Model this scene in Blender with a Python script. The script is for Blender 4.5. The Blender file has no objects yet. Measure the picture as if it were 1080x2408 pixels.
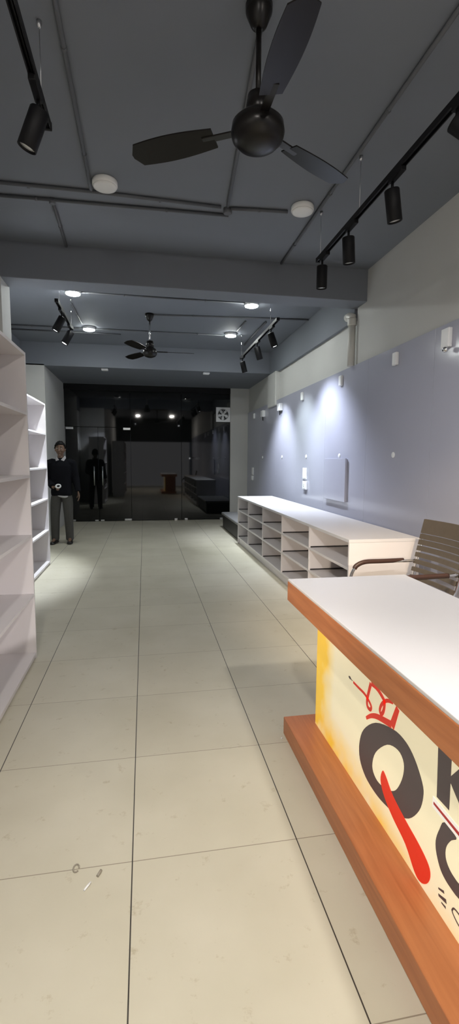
import bpy, bmesh, math, random
from mathutils import Vector, Matrix
random.seed(7)
PI = math.pi
scene = bpy.context.scene
COL = scene.collection

# ------------------------------------------------------------------ camera
F_PX, YAW, PITCH, ROLL, CAM_H = 1123.56, 0.17614, -0.10811, 0.00558, 1.403
fw = Vector((math.sin(YAW)*math.cos(PITCH), math.cos(YAW)*math.cos(PITCH), math.sin(PITCH)))
rt = Vector((math.cos(YAW), -math.sin(YAW), 0))
up = rt.cross(fw)
cr, sr = math.cos(ROLL), math.sin(ROLL)
rt, up = cr*rt + sr*up, -sr*rt + cr*up
cam_data = bpy.data.cameras.new('camera')
cam = bpy.data.objects.new('camera', cam_data)
COL.objects.link(cam)
cam.matrix_world = Matrix(((rt.x, up.x, -fw.x, 0), (rt.y, up.y, -fw.y, 0), (rt.z, up.z, -fw.z, CAM_H), (0, 0, 0, 1)))
cam_data.sensor_fit = 'VERTICAL'
cam_data.sensor_height = 36.0
cam_data.lens = F_PX / 2408.0 * 36.0
cam_data.clip_start = 0.05
scene.camera = cam

# ------------------------------------------------------------------ world, exposure, large lights
STREET = 9
FILL_FRONT = 830      # emission of two added fill lamps over the entrance, out of view
LAMP_BACK = 165       # emission of the four lamps in the middle bay
SPOT_A = 225          # spotlights on the right wall, near to far
SPOT_B = 140
SPOT_C = 290
SPOT_SHELF = 185
FILL_WARM = 230  # added warm fill spotlight, out of view, for the chair and counter end
FILL_DESK = 44       # added fill spotlights, out of view, aimed at the desk front
FILL_NEAR = 380      # added fill, unseen, from the right entrance wall into the near shelves
FILL_BAY = 560       # added fill, unseen, from the left entrance wall into the counter compartments
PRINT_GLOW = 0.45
FILL_WASH = 170      # added fill, out of view, from the left track to the right wall
WORLD = 0.2
world = bpy.data.worlds.new('world')
scene.world = world
world.use_nodes = True
bg = world.node_tree.nodes['Background']
bg.inputs[0].default_value = (0.55, 0.62, 0.75, 1)
bg.inputs[1].default_value = WORLD
scene.view_settings.view_transform = 'Standard'
scene.view_settings.look = 'None'
scene.view_settings.gamma = 1.0
scene.view_settings.use_curve_mapping = False
scene.view_settings.exposure = 0.1

def area_light(name, loc, target, sx, sy, power, col):
    d = bpy.data.lights.new(name, 'AREA')
    d.shape = 'RECTANGLE'; d.size = sx; d.size_y = sy; d.energy = power; d.color = col
    o = bpy.data.objects.new(name, d); COL.objects.link(o)
    o.location = loc
    o.rotation_euler = (Vector(target) - Vector(loc)).to_track_quat('-Z', 'Y').to_euler()
    return o
DOOR_X0, DOOR_X1, DOOR_Z1, FRONT_Y = -1.34, 2.38, 2.3, -2.3
area_light('street_light_through_doorway', (0.5, FRONT_Y - 0.30, 1.2), (0.5, 3, 1.0), 3.6, 2.3, STREET, (1.0, 0.94, 0.90))

# ------------------------------------------------------------------ materials
MATS = {}
def mat(name, col, rough=0.5, metal=0.0, noise=0.0, scale=6.0, spec=0.5, bump=0.0, emit=None, estr=0.0, coat=0.0, ior=None):
    if name in MATS: return MATS[name]
    m = bpy.data.materials.new(name); m.use_nodes = True
    nt = m.node_tree; b = nt.nodes['Principled BSDF']
    b.inputs['Base Color'].default_value = (*col, 1)
    b.inputs['Roughness'].default_value = rough
    b.inputs['Metallic'].default_value = metal
    b.inputs['Specular IOR Level'].default_value = spec
    b.inputs['Coat Weight'].default_value = coat
    if ior: b.inputs['IOR'].default_value = ior
    if emit:
        b.inputs['Emission Color'].default_value = (*emit, 1)
        b.inputs['Emission Strength'].default_value = estr
    if noise or bump:
        tc = nt.nodes.new('ShaderNodeTexCoord')
        n = nt.nodes.new('ShaderNodeTexNoise'); n.inputs['Scale'].default_value = scale; n.inputs['Detail'].default_value = 5
        nt.links.new(tc.outputs['Object'], n.inputs['Vector'])
        if noise:
            mx = nt.nodes.new('ShaderNodeMix'); mx.data_type = 'RGBA'
            mx.inputs['A'].default_value = (*[max(0, c*(1-noise)) for c in col], 1)
            mx.inputs['B'].default_value = (*[min(1, c*(1+noise)) for c in col], 1)
            nt.links.new(n.outputs['Fac'], mx.inputs['Factor'])
            nt.links.new(mx.outputs['Result'], b.inputs['Base Color'])
        if bump:
            bp = nt.nodes.new('ShaderNodeBump'); bp.inputs['Strength'].default_value = bump; bp.inputs['Distance'].default_value = 0.01
            nt.links.new(n.outputs['Fac'], bp.inputs['Height'])
            nt.links.new(bp.outputs['Normal'], b.inputs['Normal'])
    MATS[name] = m
    return m

def floor_material():
    m = bpy.data.materials.new('beige_floor_tiles'); m.use_nodes = True
    nt = m.node_tree; N = nt.nodes; L = nt.links
    b = N['Principled BSDF']
    tc = N.new('ShaderNodeTexCoord')
    sep = N.new('ShaderNodeSeparateXYZ'); L.new(tc.outputs['Object'], sep.inputs[0])
    def math_(op, a, bb=None, c=None):
        n = N.new('ShaderNodeMath'); n.operation = op
        for i, v in enumerate((a, bb, c)):
            if v is None: continue
            if isinstance(v, (int, float)): n.inputs[i].default_value = v
            else: L.new(v, n.inputs[i])
        return n.outputs[0]
    T = 0.6
    u = math_('DIVIDE', math_('SUBTRACT', sep.outputs['X'], -0.060), T)
    v = math_('DIVIDE', math_('SUBTRACT', sep.outputs['Y'], 1.570), T)
    def seam(w, half):
        d = math_('PINGPONG', w, 0.5)
        return math_('LESS_THAN', d, half/T)
    su = seam(u, 0.0021); sv = seam(v, 0.0017)
    fl = N.new('ShaderNodeCombineXYZ')
    L.new(math_('FLOOR', u), fl.inputs[0]); L.new(math_('FLOOR', v), fl.inputs[1])
    wn = N.new('ShaderNodeTexWhiteNoise'); wn.noise_dimensions = '2D'; L.new(fl.outputs[0], wn.inputs['Vector'])
    n1 = N.new('ShaderNodeTexNoise'); n1.inputs['Scale'].default_value = 2.2; n1.inputs['Detail'].default_value = 6; L.new(tc.outputs['Object'], n1.inputs['Vector'])
    n2 = N.new('ShaderNodeTexNoise'); n2.inputs['Scale'].default_value = 14; n2.inputs['Detail'].default_value = 8; n2.inputs['Roughness'].default_value = 0.7; L.new(tc.outputs['Object'], n2.inputs['Vector'])
    r1 = N.new('ShaderNodeValToRGB')
    r1.color_ramp.elements[0].position = 0.3; r1.color_ramp.elements[0].color = (0.505, 0.475, 0.375, 1)
    r1.color_ramp.elements[1].position = 0.7; r1.color_ramp.elements[1].color = (0.575, 0.545, 0.445, 1)
    L.new(n1.outputs['Fac'], r1.inputs[0])
    mx = N.new('ShaderNodeMix'); mx.data_type = 'RGBA'; mx.blend_type = 'MULTIPLY'; mx.inputs['Factor'].default_value = 1
    r2 = N.new('ShaderNodeValToRGB')
    r2.color_ramp.elements[0].position = 0.27; r2.color_ramp.elements[0].color = (0.72, 0.67, 0.58, 1)
    r2.color_ramp.elements[1].position = 0.40; r2.color_ramp.elements[1].color = (1, 1, 1, 1)
    L.new(n2.outputs['Fac'], r2.inputs[0])
    L.new(r1.outputs[0], mx.inputs['A']); L.new(r2.outputs[0], mx.inputs['B'])
    hs = N.new('ShaderNodeHueSaturation'); L.new(mx.outputs['Result'], hs.inputs['Color'])
    L.new(math_('ADD', math_('MULTIPLY', wn.outputs['Value'], 0.06), 0.97), hs.inputs['Value'])
    m1 = N.new('ShaderNodeMix'); m1.data_type = 'RGBA'; m1.inputs['B'].default_value = (0.27, 0.235, 0.18, 1)
    L.new(hs.outputs['Color'], m1.inputs['A']); L.new(sv, m1.inputs['Factor'])
    m2 = N.new('ShaderNodeMix'); m2.data_type = 'RGBA'; m2.inputs['B'].default_value = (0.045, 0.04, 0.035, 1)
    L.new(m1.outputs['Result'], m2.inputs['A']); L.new(su, m2.inputs['Factor'])
    L.new(m2.outputs['Result'], b.inputs['Base Color'])
    b.inputs['Roughness'].default_value = 0.42
    b.inputs['Specular IOR Level'].default_value = 0.4
    return m

def wood_material(name, a, c, axis='Y', rough=0.38):
    m = bpy.data.materials.new(name); m.use_nodes = True
    nt = m.node_tree; N = nt.nodes; L = nt.links; b = N['Principled BSDF']
    tc = N.new('ShaderNodeTexCoord'); mp = N.new('ShaderNodeMapping')
    mp.inputs['Scale'].default_value = {'Y': (40, 3.0, 40), 'Z': (26, 26, 2.0)}[axis]
    L.new(tc.outputs['Object'], mp.inputs['Vector'])
    n = N.new('ShaderNodeTexNoise'); n.inputs['Scale'].default_value = 1.0; n.inputs['Detail'].default_value = 7; n.inputs['Distortion'].default_value = 0.6
    L.new(mp.outputs[0], n.inputs['Vector'])
    r = N.new('ShaderNodeValToRGB')
    r.color_ramp.elements[0].position = 0.3; r.color_ramp.elements[0].color = (*a, 1)
    r.color_ramp.elements[1].position = 0.7; r.color_ramp.elements[1].color = (*c, 1)
    L.new(n.outputs['Fac'], r.inputs[0]); L.new(r.outputs[0], b.inputs['Base Color'])
    b.inputs['Roughness'].default_value = rough
    return m

def print_material():
    # cream printed panel with yellow patches towards its border (part of the print itself)
    m = bpy.data.materials.new('cream_and_yellow_print'); m.use_nodes = True
    nt = m.node_tree; N = nt.nodes; L = nt.links; b = N['Principled BSDF']
    tc = N.new('ShaderNodeTexCoord'); sep = N.new('ShaderNodeSeparateXYZ'); L.new(tc.outputs['Object'], sep.inputs[0])
    n = N.new('ShaderNodeTexNoise'); n.inputs['Scale'].default_value = 5.5; n.inputs['Detail'].default_value = 3; L.new(tc.outputs['Object'], n.inputs['Vector'])
    mr = N.new('ShaderNodeMapRange'); mr.inputs['From Min'].default_value = 0.27; mr.inputs['From Max'].default_value = -0.02
    # distance from the far end and from the bottom edge
    su = N.new('ShaderNodeMath'); su.operation = 'SUBTRACT'; su.inputs[0].default_value = 2.165; L.new(sep.outputs['Y'], su.inputs[1])
    sz = N.new('ShaderNodeMath'); sz.operation = 'SUBTRACT'; L.new(sep.outputs['Z'], sz.inputs[0]); sz.inputs[1].default_value = 0.06
    szs = N.new('ShaderNodeMath'); szs.operation = 'MULTIPLY'; L.new(sz.outputs[0], szs.inputs[0]); szs.inputs[1].default_value = 1.15
    mn = N.new('ShaderNodeMath'); mn.operation = 'MINIMUM'; L.new(su.outputs[0], mn.inputs[0]); L.new(szs.outputs[0], mn.inputs[1])
    # the lower border of the print fades out towards the desk's middle
    ad = N.new('ShaderNodeMath'); ad.operation = 'MULTIPLY_ADD'; L.new(su.outputs[0], ad.inputs[0]); ad.inputs[1].default_value = 0.14; L.new(mn.outputs[0], ad.inputs[2])
    L.new(ad.outputs[0], mr.inputs['Value'])
    ml = N.new('ShaderNodeMath'); ml.operation = 'MULTIPLY_ADD'; L.new(n.outputs['Fac'], ml.inputs[0]); ml.inputs[1].default_value = 3.6; ml.inputs[2].default_value = -0.95
    f = N.new('ShaderNodeMath'); f.operation = 'MULTIPLY'; f.use_clamp = True; L.new(mr.outputs[0], f.inputs[0]); L.new(ml.outputs[0], f.inputs[1])
    r = N.new('ShaderNodeValToRGB')
    r.color_ramp.elements[0].position = 0.05; r.color_ramp.elements[0].color = (0.86, 0.79, 0.55, 1)
    r.color_ramp.elements[1].position = 0.75; r.color_ramp.elements[1].color = (0.88, 0.56, 0.06, 1)
    L.new(f.outputs[0], r.inputs[0]); L.new(r.outputs[0], b.inputs['Base Color'])
    b.inputs['Roughness'].default_value = 0.3
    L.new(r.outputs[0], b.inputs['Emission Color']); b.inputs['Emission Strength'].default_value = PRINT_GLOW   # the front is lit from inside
    return m

M_FLOOR = floor_material()
M_WOOD = wood_material('orange_brown_wood_laminate', (0.41, 0.138, 0.048), (0.54, 0.20, 0.075))
M_WOODZ = wood_material('brown_wood_laminate_upright', (0.30, 0.10, 0.045), (0.42, 0.155, 0.07), 'Z')
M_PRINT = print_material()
M_CEIL = mat('dark_grey_ceiling_paint', (0.170, 0.184, 0.212), 0.75, noise=0.06, scale=1.3)
M_BEAM = M_CEIL
M_WALL = mat('off_white_wall_paint', (0.55, 0.55, 0.53), 0.7, noise=0.04, scale=2.0)
M_PANEL = mat('glossy_lilac_grey_wall_laminate', (0.41, 0.42, 0.50), 0.16, noise=0.03, scale=1.5, spec=0.5)
M_LAM = mat('white_cabinet_laminate', (0.71, 0.68, 0.685), 0.38, noise=0.02, scale=3)
M_TOP = mat('white_worktop_laminate', (0.66, 0.645, 0.655), 0.35, noise=0.025, scale=3)
M_EDGE = mat('white_edge_band', (0.78, 0.77, 0.78), 0.4)
M_GAP_SHADE = mat('dark_gap_shade', (0.03, 0.028, 0.03), 0.8)  # shade colour of the strips above the counter shelves
M_BLACK = mat('matt_black_powder_coat', (0.004, 0.004, 0.005), 0.55, spec=0.25)
M_FANBLK = mat('brown_black_enamel', (0.006, 0.005, 0.0045), 0.3, spec=0.3)
M_PIPE = mat('grey_painted_conduit', (0.10, 0.105, 0.115), 0.6)
M_PVC = mat('off_white_plastic_pipe', (0.62, 0.61, 0.57), 0.4)
M_PLASTIC = mat('white_plastic', (0.80, 0.81, 0.82), 0.35)
M_CHROME = mat('chrome', (0.8, 0.8, 0.8), 0.12, 1.0)
M_STEEL = mat('brushed_steel', (0.6, 0.61, 0.62), 0.3, 1.0)
M_GLASS = mat('dark_tinted_glass', (0.0035, 0.0042, 0.0042), 0.03, spec=0.55, ior=1.5)
M_LAMP_OFF = mat('frosted_lamp_diffuser', (0.78, 0.78, 0.76), 0.45)
M_LAMP_ON = mat('lit_lamp_diffuser', (0.9, 0.9, 0.9), 0.5, emit=(0.95, 1.0, 0.96), estr=LAMP_BACK)
M_FILL_FRONT = mat('fill_lamp_diffuser', (0.9, 0.9, 0.9), 0.5, emit=(1.0, 0.94, 0.87), estr=FILL_FRONT)
M_LENS_ON = mat('lit_spot_lens', (0.9, 0.9, 0.9), 0.4, emit=(0.93, 0.96, 1.0), estr=6.0)
M_LENS_DIM = mat('frosted_spot_lens', (0.62, 0.63, 0.6), 0.3)
M_CHAIR = mat('brown_leatherette', (0.098, 0.078, 0.056), 0.45, noise=0.15, scale=30)
M_ARM = mat('dark_brown_arm_pad', (0.055, 0.026, 0.018), 0.4)
M_BENCH = mat('black_leatherette', (0.012, 0.012, 0.013), 0.5)
M_BENCHTOP = mat('grey_bench_top', (0.20, 0.20, 0.20), 0.45, noise=0.08, scale=8)
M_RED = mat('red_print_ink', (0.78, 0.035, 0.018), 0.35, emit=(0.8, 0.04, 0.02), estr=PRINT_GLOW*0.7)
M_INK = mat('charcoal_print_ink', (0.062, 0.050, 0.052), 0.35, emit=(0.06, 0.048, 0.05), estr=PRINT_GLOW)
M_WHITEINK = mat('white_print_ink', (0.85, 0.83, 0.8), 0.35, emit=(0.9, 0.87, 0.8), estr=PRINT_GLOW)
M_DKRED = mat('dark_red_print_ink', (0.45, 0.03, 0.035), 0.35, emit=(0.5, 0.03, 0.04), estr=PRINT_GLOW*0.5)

# ------------------------------------------------------------------ mesh helpers
class MB:
    def __init__(s): s.bm = bmesh.new()
    def box(s, x0, x1, y0, y1, z0, z1, bev=0.0, mtx=None):
        r = bmesh.ops.create_cube(s.bm, size=1.0)
        vs = r['verts']
        sx, sy, sz = abs(x1-x0), abs(y1-y0), abs(z1-z0)
        for v in vs:
            v.co = Vector(((x0+x1)/2 + v.co.x*sx, (y0+y1)/2 + v.co.y*sy, (z0+z1)/2 + v.co.z*sz))
        if bev > 0:
            es = list({e for v in vs for e in v.link_edges})
            o = bmesh.ops.bevel(s.bm, geom=es, offset=min(bev, 0.45*min(sx, sy, sz)), segments=2, affect='EDGES', profile=0.5)
            vs = list({v for f in o['faces'] for v in f.verts} | {v for v in vs if v.is_valid})
        if mtx is not None:
            for v in vs: v.co = mtx @ v.co
        return s
    def ring(s, c, ax, r, seg, ref=None):
        ax = Vector(ax).normalized()
        a = Vector(ref) if ref else (Vector((0, 0, 1)) if abs(ax.z) < 0.9 else Vector((1, 0, 0)))
        u = (a - ax*a.dot(ax)).normalized(); w = ax.cross(u)
        return [s.bm.verts.new(Vector(c) + u*math.cos(2*PI*i/seg)*r + w*math.sin(2*PI*i/seg)*r) for i in range(seg)]
    def bridge(s, A, B):
        n = len(A)
        for i in range(n):
            f = s.bm.faces.new((A[i], A[(i+1) % n], B[(i+1) % n], B[i])); f.smooth = True
    def lathe(s, prof, origin=(0, 0, 0), ax=(0, 0, 1), seg=24, capped=True):
        # prof: list of (radius, height along ax)
        ax = Vector(ax).normalized(); o = Vector(origin); prev = None; first = None
        for r, h in prof:
            R = s.ring(o + ax*h, ax, max(r, 1e-4), seg)
            if prev: s.bridge(prev, R)
            else: first = R
            prev = R
        if capped:
            s.bm.faces.new(list(reversed(first))); s.bm.faces.new(prev)
        return s
    def cyl(s, p0, p1, r, r1=None, seg=16):
        p0, p1 = Vector(p0), Vector(p1); d = p1-p0
        return s.lathe([(r, 0), (r if r1 is None else r1, d.length)], p0, d, seg)
    def tube(s, pts, r, seg=10):
        pts = [Vector(p) for p in pts]; prev = None; first = None; ref = None
        for i, p in enumerate(pts):
            t = (pts[min(i+1, len(pts)-1)] - pts[max(i-1, 0)]).normalized()
            if ref is None: ref = Vector((0, 0, 1)) if abs(t.z) < 0.9 else Vector((1, 0, 0))
            ref = (ref - t*ref.dot(t)).normalized()
            rr = r[i] if isinstance(r, (list, tuple)) else r
            R = s.ring(p, t, rr, seg, ref)
            if prev: s.bridge(prev, R)
            else: first = R
            prev = R
        s.bm.faces.new(list(reversed(first))); s.bm.faces.new(prev)
        return s
    def prism(s, loops, fn, th):
        # loops: outline(s) in 2-D (the second is a hole), fn maps (a, b, depth) to a point
        def edges(depth):
            es = []; rings = []
            for lp in loops:
                vs = [s.bm.verts.new(fn(a, b, depth)) for a, b in lp]; rings.append(vs)
                es += [s.bm.edges.new((vs[i], vs[(i+1) % len(vs)])) for i in range(len(vs))]
            bmesh.ops.triangle_fill(s.bm, use_beauty=True, use_dissolve=False, edges=es)
            return rings
        R0 = edges(0.0); R1 = edges(th)
        for A, B in zip(R0, R1):
            for i in range(len(A)):
                s.bm.faces.new((A[i], A[(i+1) % len(A)], B[(i+1) % len(B)], B[i]))
        return s
    def build(s, name, material, parent=None, off=(0, 0, 0), kind=None, smooth=None):
        bmesh.ops.recalc_face_normals(s.bm, faces=s.bm.faces)
        if off != (0, 0, 0): bmesh.ops.translate(s.bm, verts=s.bm.verts, vec=-Vector(off))
        if smooth is not None:
            for f in s.bm.faces: f.smooth = smooth
        me = bpy.data.meshes.new(name); s.bm.to_mesh(me); s.bm.free()
        me.materials.append(material)
        o = bpy.data.objects.new(name, me); COL.objects.link(o)
        if parent: o.parent = parent
        if kind: o['kind'] = kind
        return o

def tag(o, label, cat, group=None):
    o['label'] = label; o['category'] = cat
    if group: o['group'] = group
    return o
def thing(name, label, cat, loc=(0, 0, 0), rz=0.0, group=None):
    o = bpy.data.objects.new(name, None); COL.objects.link(o)
    o.empty_display_size = 0.1
    o.location = loc; o.rotation_euler = (0, 0, rz)
    return tag(o, label, cat, group)
def structure(name, mb, material):
    return mb.build(name, material, kind='structure')
def struct_root(name, loc=(0, 0, 0)):
    o = bpy.data.objects.new(name, None); COL.objects.link(o); o.location = loc; o['kind'] = 'structure'
    return o
def smooth_path(pts, n=6):
    P = [Vector(p) for p in pts]; out = []
    for i in range(len(P)-1):
        a = P[max(i-1, 0)]; b = P[i]; c = P[i+1]; d = P[min(i+2, len(P)-1)]
        for k in range(n):
            t = k/n
            out.append(0.5*((2*b) + (c-a)*t + (2*a-5*b+4*c-d)*t*t + (3*b-a-3*c+d)*t**3))
    out.append(P[-1]); return out

# ------------------------------------------------------------------ the setting
XR = 2.40; ZC = 3.45; GY = 11.15; ZB = 3.12; B1 = 5.05; B1E = 5.33; B2 = 9.10; Z3 = 3.05
XL1 = -1.36; XP = -1.32; XL2 = -2.12; XL3 = -1.72

f = MB(); f.box(-2.6, 3.0, -4.2, 11.6, -0.12, 0.0); structure('floor', f, M_FLOOR)
c = MB()
c.box(-2.6, 3.0, -2.6, B2, ZC, ZC+0.15)
c.box(-2.6, 3.0, B2, 11.6, Z3, ZC+0.15)                    # lowered slab of the rear bay, its front face hangs over the shelves
structure('ceiling', c, M_CEIL)
b1 = MB(); b1.box(-2.3, 2.6, B1, B1E, ZB, ZC+0.02, 0.006); structure('trim_1', b1, M_BEAM)     # cross beam
b2 = MB(); b2.box(XR-0.012, XR+0.2, B1E, B2, 3.0, ZC+0.02); structure('trim_2', b2, M_BEAM)    # dark band above the right wall
b3 = MB(); b3.box(XL2-0.2, XL2+0.012, B1E, B2, 3.0, ZC+0.02); structure('trim_3', b3, M_BEAM)

wr = MB()
wr.box(XR, XR+0.2, -2.6, B1E-0.05, 0, ZC+0.02)              # front bay and beam pier
wr.box(XR+0.03, XR+0.2, B1E-0.05, B2-0.45, 0, ZC)           # middle bay, set back
wr.box(XR-0.05, XR+0.2, B2-0.55, B2, 2.40, 3.01, 0.012)     # pier below the second beam
wr.box(XR+0.02, XR+0.2, B2-0.45, 11.5, 0, 3.06)
structure('wall_right', wr, M_WALL)
wl = MB()
wl.box(XL1-0.2, XL1, -2.6, B1, 0, ZC+0.02)
wl.box(XL2-0.2, XP, B1, B1E+0.03, 0, ZB+0.01)
wl.box(XL2-0.2, XL2, B1E, B2, 0, ZC)
wl.box(XL2-0.2, XL3, B2, 11.5, 0, Z3+0.02)
structure('wall_left', wl, M_WALL)
wb = MB(); wb.box(1.985, XR+0.05, GY-0.06, GY+0.3, 0, Z3+0.01); structure('wall_back', wb, M_WALL)
lt = MB(); lt.box(XL3, 1.99, GY-0.03, GY+0.3, 2.93, Z3+0.01); structure('trim_4', lt, M_BLACK)
bk = MB(); bk.box(-2.2, 2.2, GY+0.5, GY+0.6, -0.1, 3.2); structure('wall_rear', bk, M_BLACK)
wf = MB()
wf.box(-2.6, DOOR_X0, FRONT_Y-0.2, FRONT_Y, 0, ZC); wf.box(DOOR_X1, 2.9, FRONT_Y-0.2, FRONT_Y, 0, ZC); wf.box(DOOR_X0, DOOR_X1, FRONT_Y-0.2, FRONT_Y, DOOR_Z1, ZC)
structure('wall_front', wf, M_BLACK)

# laminate panelling on the right wall, in sheets with fine joints
pn = MB()
ys = [-2.2, -0.95, 0.3, 1.45, 2.55, 3.72, 4.92, 6.14, 7.36, 8.58, 9.80, 11.02]
for a, b_ in zip(ys[:-1], ys[1:]):
    pn.box(XR-0.018, XR+0.035, a+0.0012, b_-0.0012, 0.0, 2.49, 0.0015)
structure('trim_5', pn, M_PANEL)

# ------------------------------------------------------------------ glass shopfront at the back
def pane(mb, x0, x1, z0, z1): mb.box(x0, x1, GY, GY+0.012, z0, z1, 0.002); return mb
d1 = struct_root('door_1', (-0.99, GY, 0))
DX0, DXM, DX1, DZ = -1.70, -1.015, -0.30, 2.12
OFF = (-0.99, GY, 0)
for x0, x1, hx in ((DX0, DXM-0.003, -1.11), (DXM+0.003, DX1, -0.925)):
    leaf = pane(MB(), x0, x1, 0.012, DZ-0.004).build('door_leaf', M_GLASS, d1, OFF)
    h = MB(); h.tube([(hx, GY-0.055, 0.82), (hx, GY-0.055, 1.25)], 0.0125, 12)
    for z in (0.88, 1.19): h.cyl((hx, GY-0.055, z), (hx, GY+0.001, z), 0.008, seg=10)
    h.build('handle', M_STEEL, leaf, OFF)
    ex0, ex1 = (x0+0.0, x0+0.16) if x0 < -1.2 else (x1-0.16, x1-0.0)
    for z0, z1 in ((DZ-0.055, DZ-0.004), (0.006, 0.05)):
        q = MB(); q.box(ex0, ex1, GY-0.012, GY+0.024, z0, z1, 0.004)
        q.build('patch_fitting', M_STEEL, leaf, OFF)
    lk = MB(); kx = x1-0.10 if x0 < -1.2 else x0+0.02
    lk.box(kx, kx+0.08, GY-0.01, GY+0.022, 0.004, 0.036, 0.004); lk.build('floor_lock', M_STEEL, leaf, OFF)
w1 = struct_root('window_1', (0.3, GY, 0))
for x0, x1 in ((DX1+0.003, 0.845), (0.851, 1.985)):
    p_ = pane(MB(), x0, x1, 0.012, 2.93).build('glass_pane', M_GLASS, w1, (0.3, GY, 0))
    for cx in ((x1-0.13,) if x0 < 0 else (x0+0.10, x1-0.2)):
        k = MB(); k.box(cx-0.035, cx+0.035, GY-0.012, GY+0.022, 0.0, 0.045, 0.004); k.build('glass_clamp', M_STEEL, p_, (0.3, GY, 0))
w2 = struct_root('window_2', (-1.0, GY, DZ))
pane(MB(), XL3, DX1-0.003, DZ+0.004, 2.93).build('glass_pane', M_GLASS, w2, (-1.0, GY, DZ))

# ------------------------------------------------------------------ ceiling lamps
def ceiling_lamp(x, y, label, diff, body):
    t = thing('ceiling_lamp', label, 'ceiling lamp', (x, y, ZC), 0, 'round ceiling lamps')
    m = MB(); m.lathe([(0.088, 0.0), (0.092, -0.006), (0.092, -0.034), (0.086, -0.040)], seg=36); m.build('lamp_body', body, t)
    m = MB(); m.lathe([(0.086, -0.039), (0.0845, -0.046), (0.07, -0.052), (0.04, -0.056), (0.004, -0.057)], seg=36); m.build('diffuser', diff, t)
    return t
ceiling_lamp(-0.26, 3.88, 'unlit round white ceiling lamp at left of the front bay beside a conduit', M_LAMP_OFF, M_LAMP_OFF)
ceiling_lamp(1.29, 3.95, 'unlit round white ceiling lamp at right of the front bay near the track', M_LAMP_OFF, M_LAMP_OFF)
ceiling_lamp(-0.83, 6.32, 'lit round ceiling lamp just behind the cross beam, on the left', M_LAMP_ON, M_PLASTIC)
ceiling_lamp(1.41, 6.36, 'lit round ceiling lamp just behind the cross beam, on the right', M_LAMP_ON, M_PLASTIC)
ceiling_lamp(-0.82, 7.97, 'lit round ceiling lamp deeper in the middle bay, on the left', M_LAMP_ON, M_PLASTIC)
ceiling_lamp(1.41, 7.90, 'lit round ceiling lamp deeper in the middle bay, on the right', M_LAMP_ON, M_PLASTIC)
ceiling_lamp(-0.26, -0.4, 'round fill lamp added out of view over the entrance, on the left', M_FILL_FRONT, M_PLASTIC)
ceiling_lamp(1.29, -0.4, 'round fill lamp added out of view over the entrance, on the right', M_FILL_FRONT, M_PLASTIC)
for x, s in ((-0.69, 'left'), (1.18, 'right')):
    t = thing('downlight', 'small unlit square downlight on the dark edge of the rear ceiling, %s one' % s, 'downlight', (x, B2+0.13, Z3), 0, 'small downlights')
    m = MB(); m.box(-0.06, 0.06, -0.05, 0.05, -0.03, 0.0, 0.006); m.build('frame', M_PLASTIC, t)
    m = MB(); m.box(-0.045, 0.045, -0.036, 0.036, -0.034, -0.028, 0.002); m.build('diffuser', M_LAMP_OFF, t)

# ------------------------------------------------------------------ conduits on the ceiling
def conduit(pts, label, r=0.0125, clips=True):
    m = MB(); pts = [Vector((p[0], p[1], ZC-r-0.001)) for p in pts]
    m.tube(pts, r, 10)
    o = m.build('conduit', M_PIPE); tag(o, label, 'conduit', 'grey conduits on the ceiling')
    if clips:
        L = (pts[-1]-pts[0]).length; d = (pts[-1]-pts[0]).normalized(); n = Vector((-d.y, d.x, 0))
        k = max(1, int(L/0.8))
        for i in range(k):
            p = pts[0] + d*(L*(i+0.5)/k)
            c_ = MB(); c_.lathe([(r+0.003, -0.009), (r+0.003, 0.009)], p, d, 12)
            q = c_.build('saddle_clip', M_PIPE, o)
    return o
def junction(x, y, label, r=0.036):
    m = MB(); m.lathe([(r, 0.0), (r, -0.034), (r-0.006, -0.040)], (x, y, ZC), seg=20)
    o = m.build('junction_box', M_PIPE); tag(o, label, 'junction box', 'ceiling junction boxes'); return o
conduit([(-1.32, 4.02), (-0.36, 4.02), (0.64, 4.06)], 'long grey conduit across the front bay, the one nearer the viewer')
conduit([(0.72, 4.065), (1.19, 4.03)], 'short grey conduit running to the right unlit ceiling lamp')
conduit([(-1.32, 4.21), (0.72, 4.18)], 'long grey conduit across the front bay, the one nearer the cross beam')
conduit([(-0.36, 0.6), (-0.37, 3.99)], 'grey conduit running lengthwise to the left unlit ceiling lamp')
conduit([(0.57, 2.45), (0.69, 4.03)], 'grey conduit running from the near ceiling fan to the cross conduits')
conduit([(1.43, 0.6), (1.43, 5.04)], 'dark grey conduit running lengthwise beside the right unlit ceiling lamp')
conduit([(-0.69, 4.24), (-0.71, 5.04)], 'grey conduit running from a cross conduit to the cross beam at left')
junction(0.70, 4.10, 'small round junction box where conduits meet right of the middle')
junction(-0.69, 4.21, 'small round junction box on the far cross conduit at left', 0.025)
conduit([(-0.73, 6.34), (1.31, 6.36)], 'thin dark conduit between the two front lit ceiling lamps', 0.011)
conduit([(0.16, 7.09), (2.38, 6.90)], 'thin dark conduit from the far ceiling fan to the right wall', 0.011)
conduit([(-2.10, 8.02), (1.31, 8.0)], 'thin dark conduit between the two rear lit ceiling lamps', 0.011)
conduit([(-2.10, 8.28), (-0.35, 8.28)], 'short dark conduit behind the rear left lit ceiling lamp', 0.011)
conduit([(1.80, 7.12), (1.78, 8.55)], 'dark conduit running lengthwise above the right rear track', 0.016)
conduit([(1.50, 7.15), (1.48, 7.70)], 'short conduit in front of the rear right lit ceiling lamp', 0.011)
conduit([(-0.92, 6.80), (-0.90, 7.75)], 'short conduit between the two left lit ceiling lamps', 0.011)

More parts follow.
